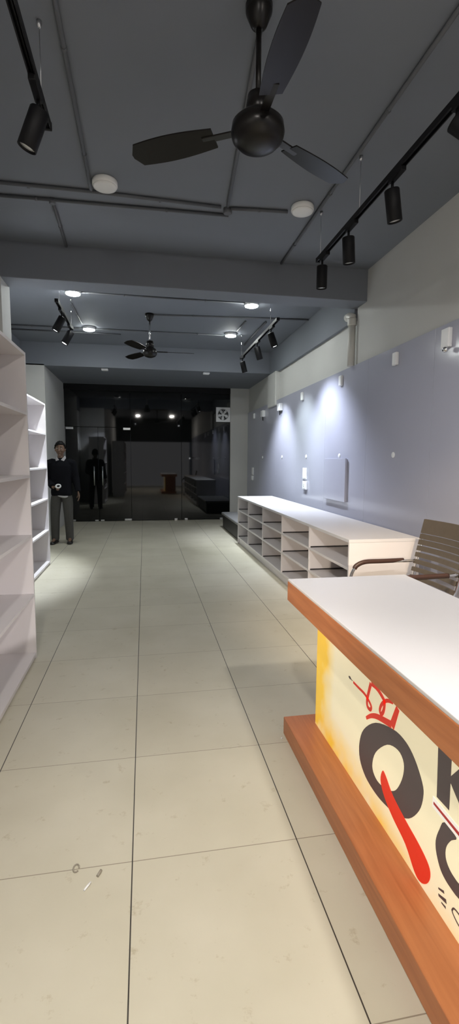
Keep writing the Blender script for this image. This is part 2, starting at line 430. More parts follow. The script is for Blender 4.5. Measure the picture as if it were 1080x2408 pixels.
# ------------------------------------------------------------------ ceiling fans
def ceiling_fan(x, y, label, drop, blade_ang, rodmat, mr):
    t = thing('ceiling_fan', label, 'fan', (x, y, ZC), 0, 'ceiling fans')
    m = MB(); m.lathe([(0.02, 0.0), (0.062, 0.0), (0.060, -0.03), (0.036, -0.085), (0.018, -0.10)], seg=24); m.build('canopy', M_FANBLK, t)
    m = MB(); m.cyl((0, 0, -0.09), (0, 0, -drop+0.10), 0.0125, seg=14); m.build('down_rod', rodmat, t)
    m = MB(); m.lathe([(0.016, 0.15), (0.048, 0.145), (0.056, 0.10), (0.056, 0.06), (0.03, 0.045)], (0, 0, -drop), seg=24); m.build('lower_cup', M_FANBLK, t)
    m = MB(); m.lathe([(0.03, 0.055), (mr*0.7, 0.05), (mr*0.96, 0.02), (mr, -0.015), (mr*0.95, -0.04), (mr*0.75, -0.065), (mr*0.4, -0.078), (0.005, -0.08)], (0, 0, -drop), seg=40)
    mo = m.build('motor', M_FANBLK, t)
    for a in blade_ang:
        R = Matrix.Translation((0, 0, -drop+0.005)) @ Matrix.Rotation(a, 4, 'Z')
        b_ = MB(); n = 14; prev = None; rows = []
        for i in range(n+1):
            u = i/n; r = mr+0.09 + u*0.44
            w = 0.052 + 0.020*math.sin(PI*min(1, u*0.9)) if u < 0.93 else 0.052*math.sqrt(max(0.05, 1-((u-0.93)/0.07)**2))
            tilt = 0.20
            rows.append([R @ Vector((r, s_*w*math.cos(tilt), s_*w*math.sin(tilt) + dz)) for s_, dz in ((-1, 0.003), (1, 0.003), (1, -0.003), (-1, -0.003))])
        vs = [[b_.bm.verts.new(p) for p in row] for row in rows]
        for A, B in zip(vs[:-1], vs[1:]): 
            for k in range(4): b_.bm.faces.new((A[k], A[(k+1) % 4], B[(k+1) % 4], B[k]))
        b_.bm.faces.new(vs[0]); b_.bm.faces.new(list(reversed(vs[-1])))
        bl = b_.build('blade', M_FANBLK, t)
        k_ = MB(); k_.box(mr*0.72, mr+0.15, -0.020, 0.020, -0.004, 0.004, 0.002, R); k_.build('blade_bracket', M_FANBLK, bl)
    return t
ceiling_fan(0.54, 2.34, 'near black ceiling fan over the front bay', 0.52, [PI*0.84, PI*0.84+2*PI/3, PI*0.84-2*PI/3], M_FANBLK, 0.125)
ceiling_fan(0.10, 7.10, 'distant black ceiling fan on a bright rod between the lit lamps', 0.52, [0.02, 0.02+2*PI/3, 0.02-2*PI/3], M_CHROME, 0.10)

# ------------------------------------------------------------------ track rails and spot lamps
def track_rail(x, y0, y1, z, wires, label, x1=None):
    x1 = x if x1 is None else x1
    L = y1-y0; ang = -math.atan2(x1-x, L)
    t = thing('track_rail', label, 'track rail', (x, y0, z), ang, 'black lighting tracks')
    m = MB()
    m.box(-0.017, 0.017, 0, L, 0.012, 0.018); m.box(-0.017, -0.011, 0, L, -0.016, 0.012); m.box(0.011, 0.017, 0, L, -0.016, 0.012); m.box(-0.002, 0.002, 0, L, -0.006, 0.012)
    m.build('rail', M_BLACK, t)
    for e in (0.0, L):
        m = MB(); m.box(-0.019, 0.019, e-0.008, e+0.008, -0.018, 0.020, 0.003); m.build('end_cap', M_BLACK, t)
    for w in wires:
        m = MB(); m.cyl((0, w, 0.016), (0, w, ZC-z), 0.0022, seg=8)
        m.lathe([(0.012, 0), (0.012, -0.018), (0.005, -0.03)], (0, w, ZC-z), seg=12)
        m.build('suspension_wire', M_CHROME if y0 > 5 else M_STEEL, t)
    return t
def track_spot(x, y, z, aim, label, on=False, power=0.0, col=(1, 1, 1), size=1.25, blend=0.7, length=0.175, r=0.044, soft=0.045, lens=None):
    # z: underside of the rail
    t = thing('track_spotlight', label, 'spotlight', (x, y, z), 0, 'black track spotlights')
    m = MB(); m.box(-0.017, 0.017, -0.075, 0.075, -0.024, 0.003, 0.003); m.build('track_adapter', M_BLACK, t)
    m = MB(); m.cyl((0, 0.05, -0.022), (0, 0.05, -0.075), 0.0085, seg=12); m.build('stem', M_BLACK, t)
    piv = Vector((0, 0.05, -0.085)); a = Vector(aim).normalized()
    m = MB(); m.lathe([(0.009, -0.012), (0.013, 0.0), (0.009, 0.012)], piv, (1, 0, 0), 14); m.build('swivel', M_BLACK, t)
    o = piv - a*0.02
    m = MB(); m.lathe([(r*0.9, 0.0), (r, 0.006), (r, length), (r*0.93, length+0.002), (r*0.86, length-0.012), (r*0.84, length-0.02)], o, a, 28); h = m.build('housing', M_BLACK, t)
    m = MB(); m.lathe([(r*0.85, length-0.014), (r*0.80, length-0.008), (0.004, length-0.004)], o, a, 28); m.build('lens', lens or (M_LENS_ON if on else M_LENS_DIM), t)
    if on:
        d = bpy.data.lights.new('spot_beam', 'SPOT'); d.energy = power; d.color = col; d.spot_size = size; d.spot_blend = blend; d.shadow_soft_size = soft
        lo = bpy.data.objects.new('spot_beam', d); COL.objects.link(lo); lo.parent = t
        lo.location = o + a*(length+0.012); lo.rotation_euler = a.to_track_quat('-Z', 'Y').to_euler()
    return t
ZT = 3.085; ZU = ZT-0.016
track_rail(1.47, 0.3, 4.05, ZT, (0.7, 2.96, 3.70), 'black lighting track hung in the front bay along the right side')
track_rail(-0.46, 0.1, 2.75, ZT, (0.7, 2.5), 'black lighting track hung in the front bay on the left, at the top edge')
track_rail(1.60, 5.75, 8.0, ZT, (0.35, 2.2), 'black lighting track in the middle bay aimed at the right wall')
track_rail(-0.90, 5.55, 6.68, ZT, (0.2, 1.08), 'short black lighting track in the middle bay above the lit shelves')
track_spot(1.47, 3.90, ZU, (0.03, 0.10, -1), 'unlit black spotlight hanging straight at the far end of the front right track')
track_spot(1.47, 3.38, ZU, (0.12, 0.12, -1), 'unlit black spotlight, second from the far end of the front right track')
track_spot(1.47, 2.76, ZU, (0.22, 0.10, -1), 'unlit black spotlight, third from the far end of the front right track')
track_spot(1.47, 2.16, ZU, (0.72, -0.30, -0.62), 'black spotlight with pale lens tilted to the right wall, nearest on the track')
track_spot(-0.46, 2.46, ZU, (-0.42, 0.10, -1), 'black spotlight tilted left at the top left corner of the view')
track_spot(1.47, 1.10, ZU, (0.46, 2.15, -2.55), 'warm fill spotlight added out of view over the desk, aimed at the chair and counter end', True, FILL_WARM, (1.0, 0.76, 0.48), 0.80, 0.9)
track_spot(-0.46, 1.55, ZU, (1.25, -0.10, -2.4), 'fill spotlight added out of view over the aisle, aimed at the desk front, the farther one', True, FILL_DESK, (1.0, 0.92, 0.80), 1.5, 0.9)
track_spot(-0.46, 0.75, ZU, (1.25, 0.20, -2.4), 'fill spotlight added out of view over the aisle, aimed at the desk front, the nearer one', True, FILL_DESK, (1.0, 0.92, 0.80), 1.5, 0.9)
track_spot(-0.46, 1.15, ZU, (2.80, 2.30, -2.25), 'fill spotlight added out of view over the aisle, turned to the near part of the right wall', True, FILL_WASH, (1.0, 0.96, 0.93), 1.05, 1.0)
track_spot(1.60, 6.02, ZU, (0.36, -0.06, -1), 'lit black spotlight tilted to the wall, nearest on the middle bay track', True, SPOT_A, (0.80, 0.86, 1.0), 1.66, 0.9)
track_spot(1.60, 6.78, ZU, (0.33, 0.08, -1), 'black spotlight in the middle of the track beside the right wall', True, SPOT_B, (0.86, 0.97, 0.95), 1.50, 0.9)
track_spot(1.60, 7.80, ZU, (0.30, 0.15, -1), 'black spotlight at the far end of the track beside the right wall', True, SPOT_C, (0.84, 0.9, 1.0), 1.50, 0.9)
track_spot(-0.90, 5.82, ZU, (-0.55, -0.05, -1), 'lit black spotlight tilted left, the nearer one above the lit shelves', True, SPOT_SHELF, (0.78, 0.85, 1.0), 1.35, 0.5, soft=0.018)
track_spot(-0.90, 6.45, ZU, (-0.55, -0.15, -1), 'lit black spotlight tilted left, the farther one above the lit shelves', True, SPOT_SHELF, (0.88, 0.95, 0.96), 1.35, 0.5, soft=0.018)

def fill_wall_spot(x, side, target, label, power, col, size):  # unseen fixtures, added for their fill light
    base = Vector((x, -1.5, 1.5)); n = Vector((side, 0, 0))
    t = thing('fill_wall_spotlight', label, 'spotlight', base, 0, 'added fill spotlights on the walls by the entrance')
    m = MB(); m.lathe([(0.05, 0.0), (0.05, 0.015), (0.04, 0.022)], (0, 0, 0), n, 20); m.build('wall_plate', M_BLACK, t)
    m = MB(); m.cyl(n*0.02, n*0.11, 0.009, seg=12); m.build('arm', M_BLACK, t)
    a = (Vector(target) - base - n*0.12).normalized(); o = n*0.12 - a*0.03
    m = MB(); m.lathe([(0.04, 0.0), (0.045, 0.006), (0.045, 0.14), (0.040, 0.142), (0.036, 0.128)], o, a, 28); m.build('housing', M_BLACK, t)
    m = MB(); m.lathe([(0.037, 0.128), (0.03, 0.133), (0.004, 0.136)], o, a, 28); m.build('lens', M_LENS_ON, t)
    d = bpy.data.lights.new('spot_beam', 'SPOT'); d.energy = power; d.color = col; d.spot_size = size; d.spot_blend = 1.0; d.shadow_soft_size = 0.03
    lo = bpy.data.objects.new('spot_beam', d); COL.objects.link(lo); lo.parent = t
    lo.location = o + a*0.15; lo.rotation_euler = a.to_track_quat('-Z', 'Y').to_euler()
fill_wall_spot(XR-0.018, -1, (-1.0, 3.45, 0.30), 'black fill spotlight added out of view on the right wall by the entrance, turned to the near shelves', FILL_NEAR, (1.0, 0.93, 0.92), 0.36)
fill_wall_spot(XL1, 1, (1.75, 4.33, 0.50), 'black fill spotlight added out of view on the left wall by the entrance, turned to the counter', FILL_BAY, (1.0, 0.84, 0.66), 0.30)

# ------------------------------------------------------------------ open shelving on the left
def shelf_unit(label, xb, xf, y0, y1, divs, zs, top, with_back=True):
    t = thing('open_shelf_unit', label, 'shelves', ((xb+xf)/2, (y0+y1)/2, 0), 0, 'tall open shelves on the left')
    O = tuple(t.location); th = 0.020
    for y in [y0, y1-th]:
        m = MB(); m.box(xb, xf, y, y+th, 0, top-th, 0.001); m.build('side_panel', M_LAM, t, O)
    m = MB(); m.box(xb, xf, y0, y1, top-th, top, 0.001); m.build('top_panel', M_LAM, t, O)
    m = MB(); m.box(xb, xb+0.008, y0+th, y1-th, 0.03, top-th); m.build('back_panel', M_LAM, t, O)
    edges = [y0+th] + [d for d in divs] + [y1-th]
    for d in divs:
        m = MB(); m.box(xb+0.008, xf, d-th/2, d+th/2, 0.03, top-th, 0.001); m.build('divider', M_LAM, t, O)
    for i in range(len(edges)-1):
        a = edges[i] + (th/2 if i > 0 else 0); b_ = edges[i+1] - (th/2 if i < len(edges)-2 else 0)
        for z in zs:
            m = MB(); m.box(xb+0.008, xf-0.001, a, b_, z-th, z, 0.001); m.build('shelf', M_LAM, t, O)
    m = MB(); m.box(xb+0.01, xf-0.012, y0+th, y1-th, 0.0, zs[0]-th); m.build('plinth', M_LAM, t, O)
    return t
shelf_unit('tall white open shelf unit in the foreground at the left edge, dimly lit', -1.20, -0.77, 1.05, 3.46, [2.25], [0.045, 0.47, 0.885, 1.295, 1.715], 2.105)
shelf_unit('tall white open shelf unit farther back on the left, brightly lit by spotlights', -1.71, -1.26, 5.42, 6.64, [], [0.045, 0.47, 0.885, 1.295, 1.735], 2.115)

# ------------------------------------------------------------------ long low counter on the right
t = thing('low_counter', 'long low white counter with open compartments along the right wall', 'counter', (1.84, 5.63, 0))
O = tuple(t.location); CX0, CX1, CY0, CY1 = 1.545, 2.14, 3.41, 7.88; th = 0.020
m = MB(); m.box(CX0-0.004, CX1, CY0-0.002, CY1+0.004, 0.775, 0.80, 0.0015); m.build('worktop', M_TOP, t, O)
for y in (CY0, CY1-th):
    m = MB(); m.box(CX0, CX1, y, y+th, 0, 0.775, 0.001); m.build('end_panel', M_LAM, t, O)
dv = [4.325, 5.255, 6.165, 7.07]
for d in dv:
    m = MB(); m.box(CX0, CX1-0.012, d-th/2, d+th/2, 0.095, 0.775, 0.001); m.build('divider', M_LAM, t, O)
E_ = [CY0+th] + dv + [CY1-th]
for i in range(5):
    a = E_[i] + (th/2 if i else 0); b_ = E_[i+1] - (th/2 if i < 4 else 0)
    for z in (0.355, 0.575):
        m = MB(); m.box(CX0+0.001, CX1-0.02, a, b_, z-th, z, 0.001); m.build('shelf', M_LAM, t, O)
        
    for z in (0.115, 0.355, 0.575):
        k = MB(); k.box(CX0+0.015, CX1-0.02, b_-0.006, b_, z, z+0.012); k.build('shelf_gap_shade', M_GAP_SHADE, t, O)  # dark strip stands in for the shadow line above each shelf
m = MB(); m.box(CX0+0.001, CX1-0.012, CY0+th, CY1-th, 0.095, 0.115, 0.001); m.build('bottom_panel', M_LAM, t, O)
m = MB(); m.box(CX0+0.028, CX0+0.045, CY0+th, CY1-th, 0.0, 0.095); m.build('plinth', M_LAM, t, O)
m = MB(); m.box(CX1-0.012, CX1-0.002, CY0+th, CY1-th, 0.02, 0.775); m.build('back_panel', M_LAM, t, O)

# ------------------------------------------------------------------ low dark bench beyond the counter
t = thing('bench', 'low dark bench with a grey top at the far end of the counter', 'bench', (1.98, 8.85, 0))
O = tuple(t.location)
m = MB(); m.box(1.60, 2.34, 7.90, 9.80, 0.0, 0.28, 0.03); m.build('base', M_BENCH, t, O)
m = MB(); m.box(1.575, 2.36, 7.89, 9.82, 0.272, 0.325, 0.018); m.build('seat_top', M_BENCHTOP, t, O)

# ------------------------------------------------------------------ fittings on the right wall
XW = XR-0.018
def wall_box(name, y, z, w, h, d, label, cat, group, material=None, bev=0.006, parts=None):
    t = thing(name, label, cat, (XW, y, z), 0, group)
    m = MB(); m.box(-d, 0, -w/2, w/2, -h/2, h/2, bev); m.build('cover', material or M_PLASTIC, t)
    for p in parts or []:
        nm, y0, y1, z0, z1, dd, mt = p
        m = MB(); m.box(-d-dd, -d+0.002, y0, y1, z0, z1, 0.0015); m.build(nm, mt, t)
    return t
JG = 'small boxes high on the right wall'
for y, lab in ((7.07, 'slim white box high on the wall, between the two brightest patches of light'),
               (5.62, 'slim white box high on the wall above the square cover, in the bluish light'),
               (4.33, 'slim pale box high on the dim near part of the right wall')):
    wall_box('wall_box', y, 2.37, 0.075, 0.12, 0.03, lab, 'wall box', JG, parts=[('lid', -0.030, 0.030, -0.052, 0.052, 0.003, M_PLASTIC)])
for y, lab in ((8.23, 'brightly lit white box with a short lead under it, high on the wall'),
               (9.45, 'dim white box high on the wall, the farthest one with a lead')):
    t = wall_box('wall_box', y, 2.33, 0.15, 0.125, 0.06, lab, 'wall box', JG, parts=[('lid', -0.065, 0.065, -0.052, 0.052, 0.003, M_PLASTIC)])
    m = MB(); m.tube([(-0.03, 0.01, -0.055), (-0.03, 0.01, -0.10), (-0.028, 0.005, -0.135)], 0.009, 8); m.build('lead', M_BLACK, t)
wall_box('wall_box', 10.3, 2.36, 0.07, 0.11, 0.03, 'faint pale box high on the wall near the dark glass', 'wall box', JG, parts=[('lid', -0.028, 0.028, -0.047, 0.047, 0.003, M_PLASTIC)])
t = wall_box('wall_box', 3.54, 2.37, 0.10, 0.15, 0.035, 'pale box high on the wall at the right edge with a bright speck', 'wall box', JG, parts=[('lid', -0.042, 0.042, -0.065, 0.065, 0.003, M_PLASTIC)])
m = MB(); m.lathe([(0.016, 0), (0.022, 0.02), (0.020, 0.035), (0.004, 0.04)], (-0.03, -0.03, -0.09), (-0.8, -0.4, -0.3), 16); m.build('lamp_holder', M_CHROME, t)
for y, lab in ((9.55, 'farthest small round plug at mid height of the right wall'), (8.15, 'small round plug on the brightest far patch of the wall'),
               (6.87, 'small round plug above the white switches'), (5.63, 'small round plug just above the square cover'),
               (4.32, 'nearest small round plug on the dim part of the wall')):
    m = MB(); m.lathe([(0.030, 0.0), (0.030, 0.004), (0.024, 0.009), (0.003, 0.010)], (XW, y, 1.462), (-1, 0, 0), 20)
    o = m.build('round_plug', M_PLASTIC); tag(o, lab, 'plug', 'small round plugs on the right wall')
sw = [('rocker', -0.075+i*0.05+0.004, -0.075+i*0.05+0.046, -0.068, 0.068, 0.005, M_PLASTIC) for i in range(3)]
wall_box('switch_plate', 6.90, 1.21, 0.17, 0.17, 0.014, 'white switch plate on the wall above a socket, over the counter', 'switch', 'switches on the right wall', parts=sw, bev=0.004)
t = wall_box('wall_socket', 6.86, 1.035, 0.16, 0.125, 0.03, 'white socket under the larger switch plate on the bright wall', 'socket', 'sockets on the right wall', bev=0.006, parts=[('socket_face', -0.05, 0.05, -0.04, 0.04, 0.004, M_PLASTIC)])
m = MB()
for a, b_ in ((-0.012, -0.014), (0.012, -0.014), (0.0, 0.016)): m.cyl((-0.036, a, b_), (-0.0335, a, b_), 0.005, seg=10)
m.build('pin_holes', M_BLACK, t)
wall_box('switch_plate', 10.42, 1.16, 0.15, 0.17, 0.014, 'dim switch plate at the far end of the right wall', 'switch', 'switches on the right wall', bev=0.004,
         parts=[('rocker', -0.06+i*0.06+0.004, -0.06+i*0.06+0.056, -0.068, 0.068, 0.005, M_PLASTIC) for i in range(2)])
wall_box('wall_socket', 10.42, 1.01, 0.13, 0.10, 0.03, 'dim socket below the far switch plate', 'socket', 'sockets on the right wall', bev=0.006, parts=[('socket_face', -0.045, 0.045, -0.035, 0.035, 0.004, M_PLASTIC)])
t = thing('distribution_board_cover', 'square lilac grey cover standing out from the right wall above the counter', 'cover panel', (XW, 5.70, 1.17))
m = MB(); m.box(-0.016, 0, -0.325, 0.325, -0.252, 0.252, 0.002); m.build('housing', M_PANEL, t)
m = MB(); m.box(-0.036, -0.019, -0.335, 0.335, -0.262, 0.262, 0.003); m.build('door', M_PANEL, t)

# drain pipe in the corner behind the cross beam
t = thing('drain_pipe', 'off white vertical pipe in the corner under the cross beam', 'pipe', (XR-0.035, B1E+0.01, 2.49))
m = MB(); m.cyl((0, 0, 0.0), (0, 0, 0.52), 0.042, seg=20); m.build('pipe', M_PVC, t)
m = MB(); m.lathe([(0.050, 0.0), (0.052, 0.01), (0.052, 0.07), (0.050, 0.08)], (0, 0, 0.45), seg=20); m.tube([(0, 0, 0.50), (0, 0, 0.545), (-0.01, 0.05, 0.565), (-0.01, 0.11, 0.565)], 0.046, 16); m.build('elbow', M_PVC, t)

# ------------------------------------------------------------------ exhaust fan in the glass
t = thing('exhaust_fan', 'square white exhaust fan at the top right of the dark glass', 'exhaust fan', (1.815, GY, 2.45))
S = 0.165
m = MB()
n = 40; outer = []; 
sq = []
for i in range(n):
    a = 2*PI*i/n; c_, s_ = math.cos(a), math.sin(a); k = S/max(abs(c_), abs(s_)); sq.append((c_*k, s_*k))
circ = [(0.128*math.cos(2*PI*i/n), 0.128*math.sin(2*PI*i/n)) for i in range(n)]
m.prism([sq, circ], lambda a, b, d: Vector((a, -0.012-d, b)), 0.035); m.build('frame', M_PLASTIC, t)
m = MB(); m.lathe([(0.13, 0.0), (0.13, 0.004)], (0, -0.008, 0), (0, -1, 0), 40); m.build('backing', M_BLACK, t)
m = MB(); m.lathe([(0.036, 0.0), (0.036, 0.018), (0.028, 0.026), (0.003, 0.028)], (0, -0.016, 0), (0, -1, 0), 24); m.build('hub', M_PLASTIC, t)
for k in range(5):
    a = 2*PI*k/5 + 0.3; R = Matrix.Rotation(a, 4, 'Y'); m = MB(); vs = []
    for d in (0.0, 0.003):
        vs.append([m.bm.verts.new(R @ Vector((r, -0.024-d+tw, w))) for r, w, tw in ((0.03, -0.012, 0), (0.075, -0.036, .008), (0.118, -0.03, .008), (0.122, 0.012, -.006), (0.08, 0.022, -.006), (0.03, 0.012, 0))])
    m.bm.faces.new(vs[0]); m.bm.faces.new(list(reversed(vs[1])))
    for i in range(6): m.bm.faces.new((vs[0][i], vs[0][(i+1) % 6], vs[1][(i+1) % 6], vs[1][i]))
    m.build('blade', M_PLASTIC, t)
m = MB()
for r in (0.05, 0.085, 0.115):
    m.tube([(r*math.cos(2*PI*i/32), -0.052, r*math.sin(2*PI*i/32)) for i in range(33)], 0.0022, 6)
for k in range(8):
    a = 2*PI*k/8; m.tube([(0.03*math.cos(a), -0.052, 0.03*math.sin(a)), (0.133*math.cos(a), -0.046, 0.133*math.sin(a))], 0.0022, 6)
m.build('guard', M_PLASTIC, t)

# ------------------------------------------------------------------ reception desk
DY1, DY0 = 2.255, 0.45
t = thing('reception_desk', 'reception desk with white top, orange-brown wood edge and printed yellow front', 'desk', (1.02, 1.35, 0))
O = tuple(t.location)
m = MB(); m.box(0.702, 1.335, DY0, DY1, 0.801, 0.813, 0.002); m.build('desktop', M_TOP, t, O)
m = MB(); m.box(0.700, 1.337, DY0-0.002, DY1+0.002, 0.705, 0.801, 0.003); m.build('edge_fascia', M_WOOD, t, O)
m = MB(); m.box(0.850, 1.28, DY0+0.05, 2.165, 0.09, 0.705); m.build('carcass', M_WOODZ, t, O)
m = MB(); m.box(0.69, 1.30, DY0, 2.25, 0.0, 0.09, 0.003); m.build('plinth', M_WOOD, t, O)
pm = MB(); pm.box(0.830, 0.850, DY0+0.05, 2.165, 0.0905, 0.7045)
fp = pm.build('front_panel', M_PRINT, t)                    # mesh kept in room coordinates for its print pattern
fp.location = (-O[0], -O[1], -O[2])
ART = {
    'ring_o': [(1.675, 0.286), (1.643, 0.361), (1.551, 0.441), (1.429, 0.487), (1.35, 0.491), (1.293, 0.467), (1.246, 0.418), (1.238, 0.378), (1.256, 0.318), (1.309, 0.25), (1.383, 0.207), (1.451, 0.186), (1.53, 0.175), (1.614, 0.184), (1.666, 0.223)],
    'ring_i': [(1.463, 0.409), (1.391, 0.434), (1.354, 0.414), (1.355, 0.364), (1.385, 0.3), (1.422, 0.264), (1.48, 0.238), (1.534, 0.233), (1.564, 0.262), (1.542, 0.33)],
    'stroke': [(1.485, 0.297), (1.46, 0.291), (1.41, 0.257), (1.328, 0.232), (1.247, 0.214), (1.193, 0.192), (1.181, 0.162), (1.196, 0.126), (1.228, 0.101), (1.262, 0.105), (1.321, 0.151), (1.403, 0.178), (1.465, 0.21), (1.497, 0.252)],
    'cr1': [(1.749, 0.504), (1.701, 0.504), (1.647, 0.505), (1.61, 0.496), (1.589, 0.483), (1.596, 0.468), (1.618, 0.468), (1.624, 0.489), (1.613, 0.529), (1.599, 0.57)],
    'cr2': [(1.595, 0.572), (1.55, 0.574), (1.508, 0.562), (1.492, 0.551), (1.497, 0.516), (1.512, 0.496), (1.523, 0.505), (1.51, 0.535), (1.477, 0.565), (1.436, 0.58)],
    'cr3': [(1.404, 0.576), (1.437, 0.492)],
    'cr4': [(1.625, 0.418), (1.585, 0.449), (1.533, 0.473), (1.441, 0.497)],
    'k1': [(1.182, 0.66), (1.118, 0.66), (1.115, 0.429), (1.173, 0.427)],
    'k2': [(1.117, 0.512), (1.117, 0.530), (1.02, 0.66), (0.94, 0.66), (1.06, 0.525), (0.92, 0.42), (1.0, 0.42), (1.090, 0.490)],
    'c': [(1.132, 0.38), (1.152, 0.342), (1.165, 0.303), (1.165, 0.274), (1.154, 0.248), (1.137, 0.227), (1.115, 0.217), (1.089, 0.214), (1.055, 0.216), (1.0, 0.235), (0.955, 0.265), (0.985, 0.285), (1.02, 0.268), (1.058, 0.258), (1.075, 0.258), (1.093, 0.261), (1.109, 0.27), (1.118, 0.283), (1.12, 0.303), (1.114, 0.325), (1.098, 0.352), (1.078, 0.376)],
}
def closed_smooth(pts, n=4):
    P = [Vector((a, b, 0)) for a, b in pts]; N_ = len(P); out = []
    for i in range(N_):
        a, b, c_, d = P[i-1], P[i], P[(i+1) % N_], P[(i+2) % N_]
        for k in range(n):
            q = k/n; v = 0.5*((2*b)+(c_-a)*q+(2*a-5*b+4*c_-d)*q*q+(3*b-a-3*c_+d)*q**3); out.append((v.x, v.y))
    return out
XFP = 0.830
def decal(name, loops, mt, lift=0.0, label=None):
    m = MB(); m.prism(loops, lambda a, b, d: Vector((XFP-lift-d, a, b)), 0.0006)
    o = m.build(name, mt, fp, smooth=False)
    if label: o['label'] = label
    return o
def brush(name, pts, w0, w1, mt, lift=0.0):
    P = [Vector((p[0], p[1], 0)) for p in pts] if len(pts) == 2 else smooth_path([(a, b, 0) for a, b in pts], 5)
    n_ = len(P); L_, R_ = [], []
    for i, p in enumerate(P):
        tt = (P[min(i+1, n_-1)]-P[max(i-1, 0)]).normalized(); nn = Vector((-tt.y, tt.x, 0)); w = (w0+(w1-w0)*i/(n_-1))/2
        L_.append(p+nn*w); R_.append(p-nn*w)
    m = MB()
    def V(p, d): return m.bm.verts.new((XFP-lift-d, p.x, p.y))
    rows = [(V(L_[i], 0), V(R_[i], 0), V(R_[i], 0.0006), V(L_[i], 0.0006)) for i in range(n_)]
    for A_, B_ in zip(rows[:-1], rows[1:]):
        for k in range(4): m.bm.faces.new((A_[k], A_[(k+1) % 4], B_[(k+1) % 4], B_[k]))
    m.bm.faces.new(rows[0]); m.bm.faces.new(list(reversed(rows[-1])))
    return m.build(name, mt, fp, smooth=False)
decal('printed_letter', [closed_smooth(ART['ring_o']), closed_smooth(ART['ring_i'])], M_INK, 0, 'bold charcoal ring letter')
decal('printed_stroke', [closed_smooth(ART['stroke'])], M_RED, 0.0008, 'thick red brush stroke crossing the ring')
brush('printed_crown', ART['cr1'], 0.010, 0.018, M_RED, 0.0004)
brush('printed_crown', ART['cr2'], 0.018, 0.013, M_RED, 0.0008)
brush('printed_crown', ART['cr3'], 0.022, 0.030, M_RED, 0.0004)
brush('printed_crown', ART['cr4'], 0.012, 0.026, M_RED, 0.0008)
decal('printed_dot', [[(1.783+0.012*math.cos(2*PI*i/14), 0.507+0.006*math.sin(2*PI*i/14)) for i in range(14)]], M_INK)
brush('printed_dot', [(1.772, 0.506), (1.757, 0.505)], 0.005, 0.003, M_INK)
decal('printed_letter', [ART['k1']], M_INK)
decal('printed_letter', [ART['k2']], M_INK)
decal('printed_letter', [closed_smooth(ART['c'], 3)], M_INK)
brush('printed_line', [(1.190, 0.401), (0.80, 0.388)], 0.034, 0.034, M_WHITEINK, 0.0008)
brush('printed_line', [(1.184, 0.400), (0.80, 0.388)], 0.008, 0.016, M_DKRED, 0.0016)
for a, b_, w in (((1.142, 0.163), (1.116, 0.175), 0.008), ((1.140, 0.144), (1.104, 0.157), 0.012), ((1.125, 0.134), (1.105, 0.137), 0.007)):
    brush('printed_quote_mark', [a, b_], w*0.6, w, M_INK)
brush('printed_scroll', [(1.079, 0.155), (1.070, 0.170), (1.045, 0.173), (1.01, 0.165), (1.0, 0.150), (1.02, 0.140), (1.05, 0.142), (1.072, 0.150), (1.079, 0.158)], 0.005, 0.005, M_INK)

# ------------------------------------------------------------------ office chair behind the desk
t = thing('visitor_chair', 'brown slatted chair with chrome frame and dark arm pads behind the desk', 'chair', (1.74, 2.97, 0), 0)
t.rotation_euler = (0, 0, 0.06)
# local axes: the chair faces -x, y runs along its width
def back_pt(y, z): return Vector((0.20 + (z-0.44)*0.24, y, z))
HW = 0.235
def slat(z0, z1, th=0.012):
    m = MB(); n_ = 8; rows = []
    for i in range(n_+1):
        y = -HW + 2*HW*i/n_; bow = 0.022*(1-(2*i/n_-1)**2)
        rows.append([m.bm.verts.new(back_pt(y, z) + Vector((bow+dx, 0, 0))) for z, dx in ((z0, -th/2), (z0, th/2), (z1, th/2), (z1, -th/2))])
    for A_, B_ in zip(rows[:-1], rows[1:]):
        for k in range(4): m.bm.faces.new((A_[k], A_[(k+1) % 4], B_[(k+1) % 4], B_[k]))
    m.bm.faces.new(rows[0]); m.bm.faces.new(list(reversed(rows[-1])))
    bmesh.ops.bevel(m.bm, geom=[e for e in m.bm.edges if len(e.link_faces) == 2 and e.calc_face_angle(0) > 1.0], offset=0.003, segments=2, affect='EDGES')
    return m.build('back_slat', M_CHAIR, t)
slat(0.872, 0.975)
z = 0.866
for hgt, gap in ((0.036, 0.006), (0.036, 0.010), (0.034, 0.015), (0.032, 0.020), (0.030, 0.026), (0.030, 0.030), (0.028, 0.030)):
    slat(z-hgt, z); z -= hgt + gap
for s_ in (-1, 1):
    y = s_*(HW-0.006); bo = Vector((0.022, 0, 0))
    m = MB(); m.tube(smooth_path([back_pt(y, 0.962)+bo, back_pt(y, 0.80)+bo, back_pt(y, 0.55)+bo, Vector((0.185, y, 0.45)), Vector((0.10, y, 0.425)), Vector((-0.22, y, 0.435)), Vector((-0.245, y, 0.40)), Vector((-0.235, y, 0.22)), Vector((-0.225, y, 0.04)), Vector((-0.19, y, 0.0125)), Vector((0.0, y, 0.0125)), Vector((0.25, y, 0.0125))], 5), 0.0125, 10)
    m.build('side_frame', M_CHROME, t)
    m = MB()
    m.tube(smooth_path([back_pt(y, 0.665)+Vector((0.0, 0, 0)), Vector((0.05, y+s_*0.02, 0.662)), Vector((-0.16, y+s_*0.02, 0.662)), Vector((-0.225, y+s_*0.02, 0.625)), Vector((-0.255, y+s_*0.02, 0.54)), Vector((-0.23, y, 0.436))], 6), 0.011, 10)
    arm = m.build('armrest', M_CHROME, t)
    m = MB(); m.tube(smooth_path([Vector((0.17, y+s_*0.02, 0.668)), Vector((0.0, y+s_*0.02, 0.668)), Vector((-0.14, y+s_*0.02, 0.668)), Vector((-0.205, y+s_*0.02, 0.648)), Vector((-0.228, y+s_*0.02, 0.622))], 6), 0.017, 12); m.build('arm_pad', M_ARM, arm)
